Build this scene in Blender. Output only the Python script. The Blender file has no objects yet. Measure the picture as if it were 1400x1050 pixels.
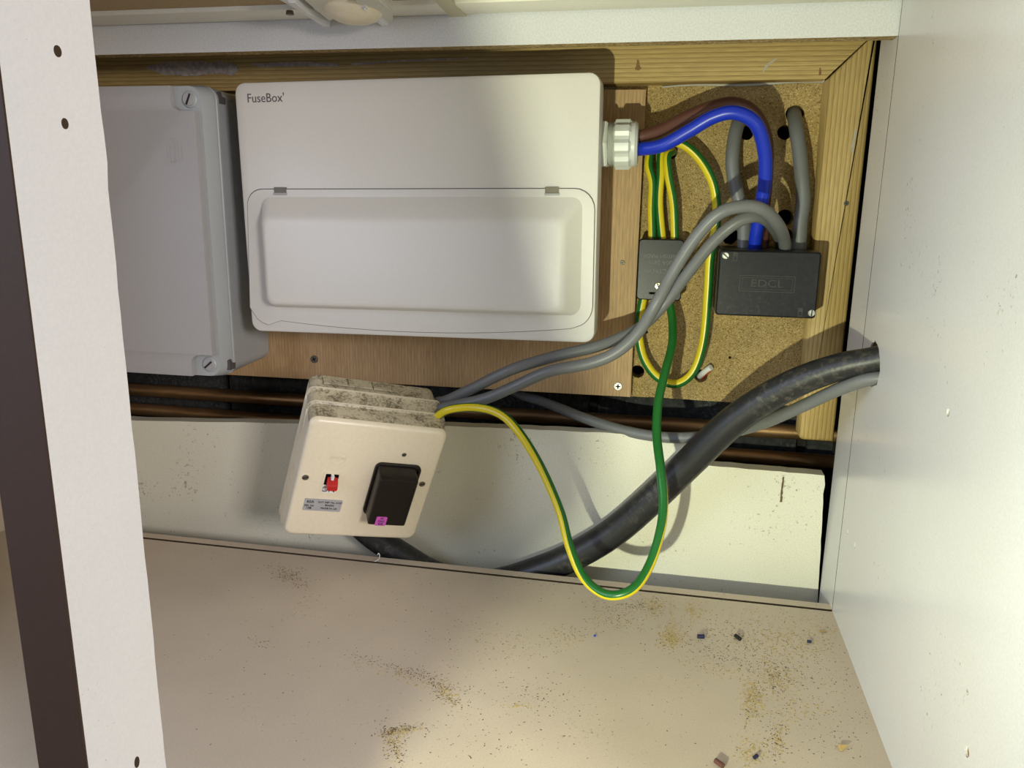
import bpy, bmesh, math, random
from mathutils import Vector, Matrix, noise
R = math.radians
random.seed(7)
S = bpy.context.scene
COL = S.collection

# ------------------------------------------------------------------ camera
C0 = Vector((0.0, 0.0, 0.36))            # metres; z = 0 is the top of the cabinet's base panel
RX = Vector((0.9803, 0.1972, 0.0131)).normalized()
FW = Vector((-0.1891, 0.9551, -0.2280)).normalized()
DN = FW.cross(RX).normalized()
RX = DN.cross(FW).normalized()
F = 1084.8
cd = bpy.data.cameras.new('camera'); cam = bpy.data.objects.new('camera', cd); COL.objects.link(cam)
cd.sensor_width = 36.0; cd.lens = F / 1400 * 36.0; cd.clip_start = 0.01; cd.clip_end = 50
m = Matrix((RX, -DN, -FW)).transposed().to_4x4(); m.translation = C0
cam.matrix_world = m
S.camera = cam

# ------------------------------------------------------------------ world and lights
W = bpy.data.worlds.new('room'); S.world = W; W.use_nodes = True
W.node_tree.nodes['Background'].inputs[0].default_value = (0.95, 0.93, 1.0, 1)
W.node_tree.nodes['Background'].inputs[1].default_value = 0.17
S.view_settings.view_transform = 'Standard'; S.view_settings.look = 'None'
S.view_settings.exposure = 0.0; S.view_settings.gamma = 1.0; S.view_settings.use_curve_mapping = False

def lamp(name, kind, loc, target, energy, color, **kw):
    d = bpy.data.lights.new(name, kind); d.energy = energy; d.color = color
    for k, v in kw.items(): setattr(d, k, v)
    o = bpy.data.objects.new(name, d); COL.objects.link(o); o.location = loc
    o.rotation_euler = (Vector(target) - Vector(loc)).to_track_quat('-Z', 'Y').to_euler()
    return o
# hand torch held below and left of the lens, lighting the right of the opening
lamp('torch_light', 'SPOT', (-0.12, 0.0, 0.15), (-0.02, 0.72, 0.32), 16.8, (0.95, 1.0, 0.72),
     spot_size=R(98), spot_blend=0.75, shadow_soft_size=0.0055)
# the room behind the camera: a window to the right, a fill added on the left
lamp('window_light', 'AREA', (0.98, -0.71, 0.58), (-0.25, 0.5, 0.2), 17.5, (1.0, 0.94, 0.93), shape='RECTANGLE', size=0.3, size_y=0.3)
lamp('room_fill', 'AREA', (-1.2, -0.35, 0.60), (0.1, 0.4, 0.2), 12.5, (0.64, 0.76, 1.0), shape='RECTANGLE', size=0.8, size_y=0.8)

# ------------------------------------------------------------------ point helpers
def ray(px, py):
    return (RX * ((px - 700) / F) + DN * ((py - 525) / F) + FW)
def atY(px, py, Y):
    d = ray(px, py); return C0 + d * (Y / d.y)
def atX(px, py, X):
    d = ray(px, py); return C0 + d * (X / d.x)
def atZ(px, py, Z=0.0):
    d = ray(px, py); return C0 + d * ((Z - C0.z) / d.z)
class Frame:
    """local frame of a boxy thing: x right, y into the depth, z up, front face at y = 0"""
    def __init__(s, origin, rot=None):
        s.m = (rot or Matrix.Identity(3)).to_4x4(); s.m.translation = Vector(origin); s.i = s.m.inverted()
    def px(s, x, y, d=0.0):
        o = s.i @ C0; r = s.i.to_3x3() @ ray(x, y); t = (d - o.y) / r.y
        return o + r * t

# ------------------------------------------------------------------ materials
def mat(name, col, rough=0.5, spec=0.5, metal=0.0, coat=0.0):
    m = bpy.data.materials.new(name); m.use_nodes = True
    b = m.node_tree.nodes['Principled BSDF']
    b.inputs['Base Color'].default_value = (*col, 1); b.inputs['Roughness'].default_value = rough
    b.inputs['Specular IOR Level'].default_value = spec; b.inputs['Metallic'].default_value = metal
    b.inputs['Coat Weight'].default_value = coat
    return m
class N:
    def __init__(s, m): s.m = m; s.t = m.node_tree; s.b = s.t.nodes['Principled BSDF']
    def new(s, k, **kw):
        n = s.t.nodes.new(k)
        for a, v in kw.items(): setattr(n, a, v)
        return n
    def co(s, scale=(1, 1, 1), rot=(0, 0, 0)):
        c = s.new('ShaderNodeTexCoord'); p = s.new('ShaderNodeMapping')
        p.inputs['Scale'].default_value = scale; p.inputs['Rotation'].default_value = rot
        s.t.links.new(c.outputs['Object'], p.inputs[0]); return p.outputs[0]
    def noise(s, vec, scale, detail=2, rough=0.5, dist=0):
        n = s.new('ShaderNodeTexNoise'); n.inputs['Scale'].default_value = scale
        n.inputs['Detail'].default_value = detail; n.inputs['Roughness'].default_value = rough
        n.inputs['Distortion'].default_value = dist
        s.t.links.new(vec, n.inputs['Vector']); return n.outputs['Fac']
    def ramp(s, fac, stops):
        r = s.new('ShaderNodeValToRGB'); e = r.color_ramp.elements
        while len(e) < len(stops): e.new(0.5)
        for el, (p, c) in zip(e, stops):
            el.position = p; el.color = (*c, 1) if len(c) == 3 else c
        s.t.links.new(fac, r.inputs[0]); return r.outputs[0]
    def mix(s, fac, a, b, kind='MIX'):
        n = s.new('ShaderNodeMix', data_type='RGBA', blend_type=kind)
        for sock, v in ((n.inputs[0], fac), (n.inputs[6], a), (n.inputs[7], b)):
            if isinstance(v, (int, float)): sock.default_value = v
            elif isinstance(v, tuple): sock.default_value = (*v, 1)
            else: s.t.links.new(v, sock)
        return n.outputs[2]
    def base(s, c): s.t.links.new(c, s.b.inputs['Base Color'])
    def bump(s, h, strength=0.3, dist=0.001):
        n = s.new('ShaderNodeBump'); n.inputs['Strength'].default_value = strength; n.inputs['Distance'].default_value = dist
        s.t.links.new(h, n.inputs['Height']); s.t.links.new(n.outputs[0], s.b.inputs['Normal'])

def speckled(name, c, amt=0.06, rough=0.45, scale=900, dirt=None, dirt_thr=0.62, spec=0.4, patch=0.05):
    """plain melamine or plastic with a fine fleck and faint uneven wear"""
    m = mat(name, c, rough, spec); n = N(m); v = n.co()
    lo = tuple(x * (1 - amt) for x in c); hi = tuple(min(1, x * (1 + amt)) for x in c)
    col = n.ramp(n.noise(v, scale, 1), [(0.35, lo), (0.65, hi)])
    pc = n.ramp(n.noise(v, 9, 3), [(0.3, (1 - patch,) * 3), (0.7, (1, 1, 1))])
    col = n.mix(1.0, col, pc, 'MULTIPLY')
    if dirt:
        f = n.noise(v, 260, 4, 0.7); g = n.noise(v, 14, 3, 0.6)
        mm = n.new('ShaderNodeMath', operation='MULTIPLY_ADD'); mm.inputs[1].default_value = 0.45
        n.t.links.new(g, mm.inputs[0]); n.t.links.new(f, mm.inputs[2])
        k = n.ramp(mm.outputs[0], [(dirt_thr + 0.2, (0, 0, 0)), (dirt_thr + 0.30, (1, 1, 1))])
        col = n.mix(k, col, dirt)
    n.base(col); return m
def particle(name, c1, c2, c3, scale=420, rough=0.85):
    m = mat(name, c2, rough, 0.25); n = N(m); v = n.co((1, 1, 1))
    vo = n.new('ShaderNodeTexVoronoi'); vo.inputs['Scale'].default_value = scale
    n.t.links.new(v, vo.inputs['Vector'])
    sp = n.new('ShaderNodeSeparateColor'); n.t.links.new(vo.outputs['Color'], sp.inputs[0])
    col = n.ramp(sp.outputs[0], [(0.0, c1), (0.22, c2), (0.7, c2), (1.0, c3)])
    pc = n.ramp(n.noise(v, 30, 3), [(0.3, (0.85,) * 3), (0.7, (1.08, 1.05, 1))])
    n.base(n.mix(1.0, col, pc, 'MULTIPLY')); n.bump(vo.outputs['Distance'], 0.25, 0.0006); return m
def grain(name, dark, light, axis, ring=150, dist=0.6, fine=0.25, knot=None, rough=0.55, contrast=(0.25, 0.75)):
    """wood: bands that run along `axis`"""
    m = mat(name, light, rough, 0.3); n = N(m)
    sc = {'x': (0.055, 1, 1), 'z': (1, 1, 0.055)}[axis]
    v = n.co(sc)
    w = n.noise(v, ring * 0.35, 3, 0.55, dist)
    wv = n.new('ShaderNodeTexWave', wave_type='BANDS', bands_direction='Z' if axis == 'x' else 'X', wave_profile='SAW')
    wv.inputs['Scale'].default_value = ring; wv.inputs['Distortion'].default_value = 3.5
    wv.inputs['Detail'].default_value = 2; wv.inputs['Detail Scale'].default_value = 0.6
    n.t.links.new(v, wv.inputs['Vector'])
    col = n.ramp(wv.outputs['Fac'], [(contrast[0], light), (contrast[1], tuple(a * .35 + b * .65 for a, b in zip(dark, light))), (0.97, dark)])
    f = n.ramp(n.noise(n.co(tuple(0.06 if s < 1 else 1 for s in sc)), 900, 2), [(0.3, (1 - fine,) * 3), (0.7, (1, 1, 1))])
    col = n.mix(1.0, col, f, 'MULTIPLY')
    pc = n.ramp(w, [(0.3, (0.86, 0.82, 0.76)), (0.7, (1, 1, 1))]); col = n.mix(1.0, col, pc, 'MULTIPLY')
    n.base(col); n.bump(wv.outputs['Fac'], 0.05, 0.0003); return m

M = {}
M['mel'] = speckled('white_melamine', (0.70, 0.69, 0.69), 0.03, 0.24, 700, (0.30, 0.25, 0.18), 0.72)
M['mel_rail'] = speckled('flecked_melamine', (0.67, 0.67, 0.67), 0.06, 0.4, 700)
M['mel_base'] = speckled('dusty_melamine', (0.67, 0.565, 0.44), 0.04, 0.55, 800, (0.34, 0.27, 0.18), 0.68, patch=0.12)
M['mel_board'] = speckled('cream_melamine', (0.77, 0.745, 0.61), 0.06, 0.45, 800, (0.32, 0.27, 0.19), 0.68)
M['mel_post'] = speckled('post_melamine', (0.80, 0.79, 0.80), 0.02, 0.5, 700, (0.45, 0.38, 0.30), 0.74)
M['brown_edge'] = speckled('brown_edging', (0.050, 0.026, 0.015), 0.05, 0.7, 500)
M['chip'] = particle('chipboard', (0.13, 0.075, 0.025), (0.37, 0.265, 0.105), (0.60, 0.46, 0.22), 1300)
M['chip_edge'] = particle('chipboard_edge', (0.14, 0.09, 0.03), (0.36, 0.26, 0.12), (0.6, 0.46, 0.25), 500)
M['pine_x'] = grain('pine_horizontal', (0.30, 0.17, 0.045), (0.62, 0.45, 0.175), 'x', 78, contrast=(0.35, 0.86))
M['pine_z'] = grain('pine_vertical', (0.30, 0.17, 0.045), (0.62, 0.45, 0.175), 'z', 78, contrast=(0.35, 0.86))
M['ply'] = grain('plywood_face', (0.42, 0.25, 0.11), (0.64, 0.44, 0.235), 'z', 90, 0.3, 0.30, contrast=(0.1, 0.9))
M['hardboard'] = speckled('hardboard', (0.40, 0.29, 0.15), 0.08, 0.6, 600)
M['plas'] = speckled('white_plastic', (0.74, 0.73, 0.71), 0.01, 0.35, 400, spec=0.5, patch=0.02)
M['plas_box'] = speckled('consumer_unit_white', (0.73, 0.705, 0.65), 0.008, 0.38, 300, spec=0.5, patch=0.015)
M['plas_grey'] = speckled('grey_plastic', (0.41, 0.40, 0.40), 0.012, 0.42, 300, spec=0.45, patch=0.03)
M['plas_grey2'] = speckled('grey_plastic_base', (0.43, 0.45, 0.455), 0.012, 0.35, 300, spec=0.5, patch=0.03)
M['gland'] = speckled('gland_plastic', (0.62, 0.64, 0.60), 0.01, 0.35, 300)
M['cream'] = speckled('cream_plastic', (0.84, 0.75, 0.56), 0.02, 0.33, 300, spec=0.5, patch=0.04)
M['ivory'] = speckled('aged_white_frame', (0.74, 0.72, 0.62), 0.02, 0.4, 300)
M['black'] = speckled('black_plastic', (0.012, 0.012, 0.015), 0.2, 0.36, 200, (0.03, 0.03, 0.035), 0.62, spec=0.28)
M['carrier'] = speckled('dark_brown_plastic', (0.012, 0.008, 0.006), 0.1, 0.33, 200, spec=0.3)
M['hole'] = mat('void_black', (0.004, 0.003, 0.003), 0.9, 0.05)
M['ink'] = mat('grey_ink', (0.09, 0.08, 0.08), 0.6)
M['ink_dark'] = mat('black_ink', (0.012, 0.012, 0.012), 0.6)
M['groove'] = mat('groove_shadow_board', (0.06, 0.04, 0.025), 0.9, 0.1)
M['red'] = mat('red_plastic', (0.50, 0.015, 0.015), 0.3)
M['white'] = mat('bright_white_plastic', (0.80, 0.80, 0.80), 0.4)
M['silver'] = speckled('silver_label', (0.42, 0.41, 0.42), 0.04, 0.35, 300)
M['pink'] = mat('magenta_sticker', (0.60, 0.10, 0.50), 0.5)
M['steel'] = speckled('zinc_steel', (0.55, 0.55, 0.50), 0.15, 0.35, 300)
M['steel'].node_tree.nodes['Principled BSDF'].inputs['Metallic'].default_value = 0.7
M['steel_dk'] = mat('dull_steel', (0.16, 0.14, 0.11), 0.45, metal=0.6)
M['blue'] = mat('blue_sheath', (0.007, 0.03, 0.46), 0.33, 0.5)
M['brown'] = mat('brown_sheath', (0.115, 0.045, 0.032), 0.4, 0.5)
M['green'] = mat('green_sheath', (0.010, 0.125, 0.018), 0.33, 0.5)
M['yellow'] = mat('yellow_sheath', (0.72, 0.58, 0.015), 0.33, 0.5)
M['tape'] = mat('cream_tape', (0.52, 0.48, 0.34), 0.5)
M['seal'] = mat('grey_sealant', (0.42, 0.40, 0.34), 0.6)
M['smear'] = speckled('dried_filler', (0.48, 0.42, 0.39), 0.2, 0.7, 300)
M['knot'] = mat('pine_knot', (0.22, 0.11, 0.035), 0.7)
M['mortar'] = speckled('dark_mortar', (0.02, 0.018, 0.016), 0.3, 0.9, 300)
M['raw'] = particle('exposed_core', (0.10, 0.055, 0.02), (0.24, 0.15, 0.07), (0.36, 0.25, 0.12), 1200)
M['brick'] = speckled('sooty_brick', (0.03, 0.031, 0.03), 0.3, 0.9, 120, (0.09, 0.09, 0.085), 0.60)
M['sawdust'] = mat('sawdust', (0.50, 0.37, 0.15), 0.9)
M['grit'] = mat('dark_grit', (0.13, 0.085, 0.045), 0.9)
def copper(name):
    m = mat(name, (0.45, 0.20, 0.09), 0.38, metal=0.75); n = N(m); v = n.co((0.15, 1, 1))
    n.base(n.ramp(n.noise(v, 60, 4, 0.6), [(0.3, (0.15, 0.09, 0.04)), (0.55, (0.38, 0.22, 0.10)), (0.75, (0.50, 0.33, 0.17))]))
    return m
M['copper'] = copper('copper')
def sheath(name, c, dust, thr=0.55, rough=0.42):
    m = mat(name, c, rough, 0.5); n = N(m); v = n.co()
    k = n.ramp(n.noise(v, 150, 5, 0.75), [(thr, (0, 0, 0)), (thr + 0.12, (1, 1, 1))])
    g = n.ramp(n.noise(v, 12, 2), [(0.42, (0, 0, 0)), (0.62, (1, 1, 1))])
    kk = n.mix(1.0, k, g, 'MULTIPLY')
    n.base(n.mix(kk, c, dust)); return m
M['grey_cable'] = sheath('grey_sheath', (0.155, 0.16, 0.158), (0.25, 0.25, 0.24), 0.6)
M['rubber'] = sheath('black_rubber', (0.016, 0.017, 0.019), (0.085, 0.075, 0.058), 0.50, 0.40)
# dirty top of the old switch box: grime heaviest on upward faces, because dust settles there
def dirty(name, c):
    m = speckled(name, c, 0.02, 0.4, 300); n = N(m); src = n.b.inputs['Base Color'].links[0].from_socket
    v = n.co(); a = n.noise(v, 55, 4, 0.7); b = n.noise(v, 420, 3, 0.7)
    ad = n.new('ShaderNodeMath', operation='ADD'); n.t.links.new(a, ad.inputs[0]); n.t.links.new(b, ad.inputs[1])
    k = n.ramp(ad.outputs[0], [(0.90 / 2 + 0.0, (0, 0, 0)), (1.0, (1, 1, 1))])
    dv = n.new('ShaderNodeMath', operation='MULTIPLY'); dv.inputs[1].default_value = 0.5; n.t.links.new(ad.outputs[0], dv.inputs[0])
    k = n.ramp(dv.outputs[0], [(0.46, (0.10, 0.10, 0.10)), (0.53, (0.5, 0.5, 0.5)), (0.60, (1, 1, 1))])
    n.base(n.mix(k, src, (0.15, 0.12, 0.07))); return m
M['cream_dirty'] = dirty('cream_plastic_with_grime', (0.60, 0.53, 0.37))

# ------------------------------------------------------------------ object helpers
def tag(o, label=None, cat=None, group=None, kind=None):
    if label: o['label'] = label
    if cat: o['category'] = cat
    if group: o['group'] = group
    if kind: o['kind'] = kind
    return o
def empty(name, matrix, label=None, cat=None, group=None):
    o = bpy.data.objects.new(name, None); COL.objects.link(o); o.empty_display_size = 0.02
    o.matrix_world = matrix if isinstance(matrix, Matrix) else Matrix.Translation(Vector(matrix))
    return tag(o, label, cat, group)
def fin(me, mats, smooth=35):
    for m_ in mats: me.materials.append(m_)
    if smooth:
        for p in me.polygons: p.use_smooth = True
        me.set_sharp_from_angle(angle=R(smooth))
def link(name, me, parent=None, loc=None):
    o = bpy.data.objects.new(name, me); COL.objects.link(o)
    if parent: o.parent = parent
    if loc is not None: o.location = loc
    return o
def from_bm(name, bm, mats, parent=None, smooth=35):
    if not isinstance(mats, (list, tuple)): mats = [mats]
    bmesh.ops.recalc_face_normals(bm, faces=bm.faces[:])
    me = bpy.data.meshes.new(name); bm.to_mesh(me); bm.free(); fin(me, mats, smooth)
    return link(name, me, parent)
def mesh(name, vs, fs, mats, parent=None, smooth=0, recalc=True):
    bm = bmesh.new(); v = [bm.verts.new(p) for p in vs]
    for f in fs:
        mi = 0
        if isinstance(f, tuple) and isinstance(f[0], (list, tuple)): f, mi = f
        try: bm.faces.new([v[i] for i in f]).material_index = mi
        except ValueError: pass
    if recalc: bmesh.ops.recalc_face_normals(bm, faces=bm.faces[:])
    me = bpy.data.meshes.new(name); bm.to_mesh(me); bm.free()
    fin(me, mats if isinstance(mats, (list, tuple)) else [mats], smooth)
    return link(name, me, parent)
def box(name, a, b, mats, parent=None, bevel=0.0, face_mat=None):
    """box between corners a and b; face_mat(normal) picks a slot"""
    bm = bmesh.new(); bmesh.ops.create_cube(bm, size=1)
    a, b = Vector(a), Vector(b); c = (a + b) / 2; d = b - a
    for v in bm.verts: v.co = Vector((v.co.x * abs(d.x), v.co.y * abs(d.y), v.co.z * abs(d.z))) + c
    if face_mat:
        bm.normal_update()
        for f in bm.faces: f.material_index = face_mat(f.normal)
    if bevel:
        bmesh.ops.bevel(bm, geom=bm.edges[:], offset=bevel, segments=2, affect='EDGES', profile=0.5)
    return from_bm(name, bm, mats, parent, 35 if bevel else 0)
def ring(y, w, h, r, cx=0, cz=0, seg=5):
    """rounded rectangle in the x-z plane at depth y"""
    r = min(r, w / 2 - 1e-5, h / 2 - 1e-5); out = []
    for sx, sz, a0 in ((1, 1, 0), (-1, 1, 90), (-1, -1, 180), (1, -1, 270)):
        for k in range(seg + 1):
            a = R(a0 + 90 * k / seg)
            out.append(Vector((cx + sx * (w / 2 - r) + r * math.cos(a), y, cz + sz * (h / 2 - r) + r * math.sin(a))))
    return out
def loft(name, rings, mats, parent=None, caps=(True, True), smooth=30, slot=None):
    bm = bmesh.new(); L = [[bm.verts.new(p) for p in r] for r in rings]; n = len(L[0])
    for i in range(len(L) - 1):
        for j in range(n):
            f = bm.faces.new((L[i][j], L[i][(j + 1) % n], L[i + 1][(j + 1) % n], L[i + 1][j]))
            if slot: f.material_index = slot(i, f)
    if caps[0]: bm.faces.new(L[0])
    if caps[1]: bm.faces.new(list(reversed(L[-1])))
    return from_bm(name, bm, mats, parent, smooth)
def plate(name, outer, holes, y0, y1, mats, parent=None, bevel=0.0, axis='y', smooth=0):
    """flat panel cut to an outline (u, v) with holes, from depth y0 to y1; slot 0 faces, slot 1 cut edges"""
    cu = bpy.data.curves.new(name, 'CURVE'); cu.dimensions = '2D'; cu.fill_mode = 'BOTH'
    t = abs(y1 - y0); cu.extrude = t / 2 - bevel; cu.bevel_depth = bevel; cu.bevel_resolution = 1
    cu.offset = -bevel
    for loop in [outer] + list(holes):
        sp = cu.splines.new('POLY'); sp.points.add(len(loop) - 1); sp.use_cyclic_u = True
        for p, (u, v) in zip(sp.points, loop): p.co = (u, v, 0, 1)
    tmp = bpy.data.objects.new('tmp', cu); COL.objects.link(tmp)
    dg = bpy.context.evaluated_depsgraph_get(); dg.update()
    me = bpy.data.meshes.new_from_object(tmp.evaluated_get(dg))
    bpy.data.objects.remove(tmp); me.name = name
    bm = bmesh.new(); bm.from_mesh(me); bmesh.ops.remove_doubles(bm, verts=bm.verts[:], dist=1e-6)
    mid = (y0 + y1) / 2
    for v in bm.verts:
        u, w, z = v.co
        v.co = (u, mid + z, w) if axis == 'y' else ((mid + z, u, w) if axis == 'x' else (u, w, mid + z))
    bmesh.ops.recalc_face_normals(bm, faces=bm.faces[:]); bm.normal_update()
    k = {'x': 0, 'y': 1, 'z': 2}[axis]
    for f in bm.faces: f.material_index = 0 if abs(f.normal[k]) > 0.5 or len(mats) < 2 else 1
    for f in bm.faces: f.smooth = False
    bm.to_mesh(me); bm.free(); me.materials.clear(); fin(me, mats, smooth)
    return link(name, me, parent)
def circ(u, v, r, n=20, ru=None, jit=0.0):
    return [(u + (ru or r) * math.cos(2 * math.pi * k / n) * (1 + jit * (random.random() - .5)), v + r * math.sin(2 * math.pi * k / n) * (1 + jit * (random.random() - .5))) for k in range(n)]
def rrect(u0, v0, u1, v1, r, seg=5):
    return [(p.x, p.z) for p in ring(0, abs(u1 - u0), abs(v1 - v0), r, (u0 + u1) / 2, (v0 + v1) / 2, seg)]
def wobble(p, q, n, amp, seed=0):
    """points from p to q (2-D) with a ragged edge"""
    random.seed(seed); out = []
    d = Vector((q[0] - p[0], q[1] - p[1])); nn = Vector((-d.y, d.x)).normalized()
    for k in range(n):
        t = k / n; a = 0 if k == 0 else amp * (random.random() - 0.5) * (3 if random.random() < 0.12 else 1)
        out.append((p[0] + d.x * t + nn.x * a, p[1] + d.y * t + nn.y * a))
    return out
def catmull(pts, sub=8):
    P = [Vector(p) for p in pts]; P = [2 * P[0] - P[1]] + P + [2 * P[-1] - P[-2]]; out = []
    for i in range(1, len(P) - 2):
        a, b, c, d = P[i - 1:i + 3]
        for k in range(sub):
            t = k / sub
            out.append(0.5 * ((2 * b) + (c - a) * t + (2 * a - 5 * b + 4 * c - d) * t * t + (3 * b - a - 3 * c + d) * t ** 3))
    out.append(P[-2]); return out
def tube_mesh(name, pts, r, mats, seg=14, stripe=None, sub=8, cap=True, world=True):
    """round cable through pts; stripe(t) = turn in degrees of the yellow half away from the viewer's side"""
    L = catmull(pts, sub); n = len(L); bm = bmesh.new(); rings = []
    for i, p in enumerate(L):
        t = (L[min(i + 1, n - 1)] - L[max(i - 1, 0)]).normalized()
        ref = Vector((0, -1, 0.02)); a = (ref - t * ref.dot(t))
        if a.length < 1e-3: a = Vector((1, 0, 0))
        a.normalize(); b = t.cross(a)
        ph = R(stripe(i / (n - 1))) if stripe else 0
        rr = r(i / (n - 1)) if callable(r) else r
        rings.append([bm.verts.new(p + (a * math.cos(2 * math.pi * k / seg + ph) + b * math.sin(2 * math.pi * k / seg + ph)) * rr) for k in range(seg)])
    for i in range(n - 1):
        for k in range(seg):
            f = bm.faces.new((rings[i][k], rings[i][(k + 1) % seg], rings[i + 1][(k + 1) % seg], rings[i + 1][k]))
            if stripe:
                q = (k + 0.5) / seg; q = min(q, 1 - q)
                f.material_index = 1 if q < 0.15 else 0
    if cap: bm.faces.new(rings[0]); bm.faces.new(list(reversed(rings[-1])))
    return from_bm(name, bm, mats, None, 50)
def P3(lst): return [atY(x, y, Y) for x, y, Y in lst]
def cable(name, lst, r, mats, label, cat='cable', group=None, stripe=None, seg=14):
    if stripe: seg = 20
    return tag(tube_mesh(name, P3(lst), r, mats if isinstance(mats, list) else [mats], seg, stripe), label, cat, group)
def lathe_x(name, prof, mats, parent, seg=32, rmod=None, smooth=30):
    """solid turned about the local x axis; prof = [(x, r)]"""
    bm = bmesh.new(); L = []
    for x, r in prof:
        L.append([bm.verts.new((x, (r * (rmod(k) if rmod else 1)) * math.cos(2 * math.pi * k / seg), (r * (rmod(k) if rmod else 1)) * math.sin(2 * math.pi * k / seg))) for k in range(seg)])
    for i in range(len(L) - 1):
        for k in range(seg): bm.faces.new((L[i][k], L[i][(k + 1) % seg], L[i + 1][(k + 1) % seg], L[i + 1][k]))
    bm.faces.new(L[0]); bm.faces.new(list(reversed(L[-1])))
    return from_bm(name, bm, mats, parent, smooth)
def disc_y(name, u, v, y0, y1, r, mats, parent, n=20, edge=0.0):
    """short cylinder along y (front at y0), with a softened front edge"""
    rings = []
    for y, rr in ((y0, r - edge), (y0 + edge, r), (y1, r)):
        rings.append([Vector((u + rr * math.cos(2 * math.pi * k / n), y, v + rr * math.sin(2 * math.pi * k / n))) for k in range(n)])
    return loft(name, rings, mats, parent, smooth=40)
def slot_bar(name, u, v, y0, L, w, ang, m_, parent, t=0.0004):
    c, s = math.cos(R(ang)), math.sin(R(ang)); q = []
    for a, b in ((-L / 2, -w / 2), (L / 2, -w / 2), (L / 2, w / 2), (-L / 2, w / 2)):
        q.append((u + a * c - b * s, v + a * s + b * c))
    vs = [(x, y0, z) for x, z in q] + [(x, y0 + t, z) for x, z in q]
    return mesh(name, vs, [(0, 1, 2, 3), (7, 6, 5, 4), (0, 4, 5, 1), (1, 5, 6, 2), (2, 6, 7, 3), (3, 7, 4, 0)], m_, parent)
def screw(u, v, y, r, mats, parent, ang=40, cross=False, name='screw', slot=None):
    s = disc_y(name, u, v, y - 0.0012, y + 0.001, r, mats, parent, 18, 0.0004)
    for k in range(2 if cross else 1):
        slot_bar('slot', u, v, y - 0.0014, r * (1.2 if cross else 1.75), r * 0.32, ang + 90 * k, M['ink_dark'], s)
    return s
def text(name, s, size, u, v, y, m_, parent, ang=0.0, depth=0.00015, align='CENTER', sx=1.0):
    cu = bpy.data.curves.new(name, 'FONT'); cu.body = s; cu.size = size; cu.extrude = depth; cu.align_x = align; cu.align_y = 'CENTER'
    cu.resolution_u = 3
    tmp = bpy.data.objects.new('tmp', cu); COL.objects.link(tmp)
    dg = bpy.context.evaluated_depsgraph_get(); dg.update()
    me = bpy.data.meshes.new_from_object(tmp.evaluated_get(dg)); bpy.data.objects.remove(tmp); me.name = name
    c, sn = math.cos(R(ang)), math.sin(R(ang))
    for q in me.vertices:
        a, b, d = q.co; a *= sx
        q.co = (u + a * c - b * sn, y - d, v + a * sn + b * c)
    me.materials.clear(); me.materials.append(m_)
    return link(name, me, parent)

# ================================================================== SETTING
XR, XL, YG = 0.1603, -0.6982, 0.70
# base panel: main part, a groove for the missing back, and the strip behind it
g0, g1 = YG - 0.0034, YG + 0.0002
prof = [(0.24, 0), (g0, 0), (g0, -0.006), (g1, -0.006), (g1, 0), (0.7108, 0), (0.7108, -0.018), (0.24, -0.018)]
n = len(prof)
fl = mesh('floor', [(XL - 0.018, y, z) for y, z in prof] + [(XR, y, z) for y, z in prof],
          [tuple(range(n)), tuple(range(2 * n - 1, n - 1, -1))] + [((i, (i + 1) % n, n + (i + 1) % n, n + i), 1 if i in (1, 2, 3) else 0) for i in range(n)],
          [M['mel_base'], M['groove']])
tag(fl, kind='structure', label='dusty off-white melamine base panel of the cupboard, grooved along its back')
# right side panel: white skin with screw holes and a cable notch over a chipboard core
def yz(x, y): p = atX(x, y, XR); return (p.y, p.z)
holes_px = [(1296, 564, 3.4, 6.5), (1159, 727, 1.8, 5), (1168.5, 746, 2.4, 5.5), (1322, 1028, 4, 9)]
hl = []
for hx, hy, rx_, ry_ in holes_px:
    c = yz(hx, hy); ry = abs(yz(hx, hy + ry_)[1] - c[1]); hl.append((c[0], c[1], ry))
notch = [yz(1184, 500), yz(1187, 480), yz(1195, 463), yz(1200, 472), yz(1203, 490), yz(1203, 508), yz(1199, 526), yz(1191, 529), yz(1185, 520)]
def panel_skin(x0, x1, ya, yb, holes, mats, name, parent):
    return plate(name, [(ya, -0.05), (yb, -0.05), (yb, 0.62), (ya, 0.62)], holes, x0, x1, mats, parent, axis='x')
wr = panel_skin(XR, XR + 0.0012, 0.24, YG - 0.0013, [circ(a, b, r, 14, jit=.25) for a, b, r in hl] + [notch], [M['mel'], M['raw']], 'wall_right', None)
tag(wr, kind='structure', label='white melamine side panel of the cupboard with small screw holes')
core = panel_skin(XR + 0.0012, XR + 0.016, 0.24, YG - 0.0013, [notch], [M['raw'], M['raw']], 'chipboard_core', wr)
box('rear_strip', (XR, YG + 0.0002, -0.05), (XR + 0.016, 0.757, 0.62), [M['mel'], M['groove']], wr, face_mat=lambda nn: 0 if abs(nn.x) > .5 else 1)
box('outer_skin', (XR + 0.016, 0.24, -0.05), (XR + 0.0172, 0.757, 0.62), M['mel'], wr)
wl = box('wall_left', (XL - 0.018, 0.24, 0.0), (XL, 0.757, 0.62), M['mel_base']); tag(wl, kind='structure')
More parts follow.
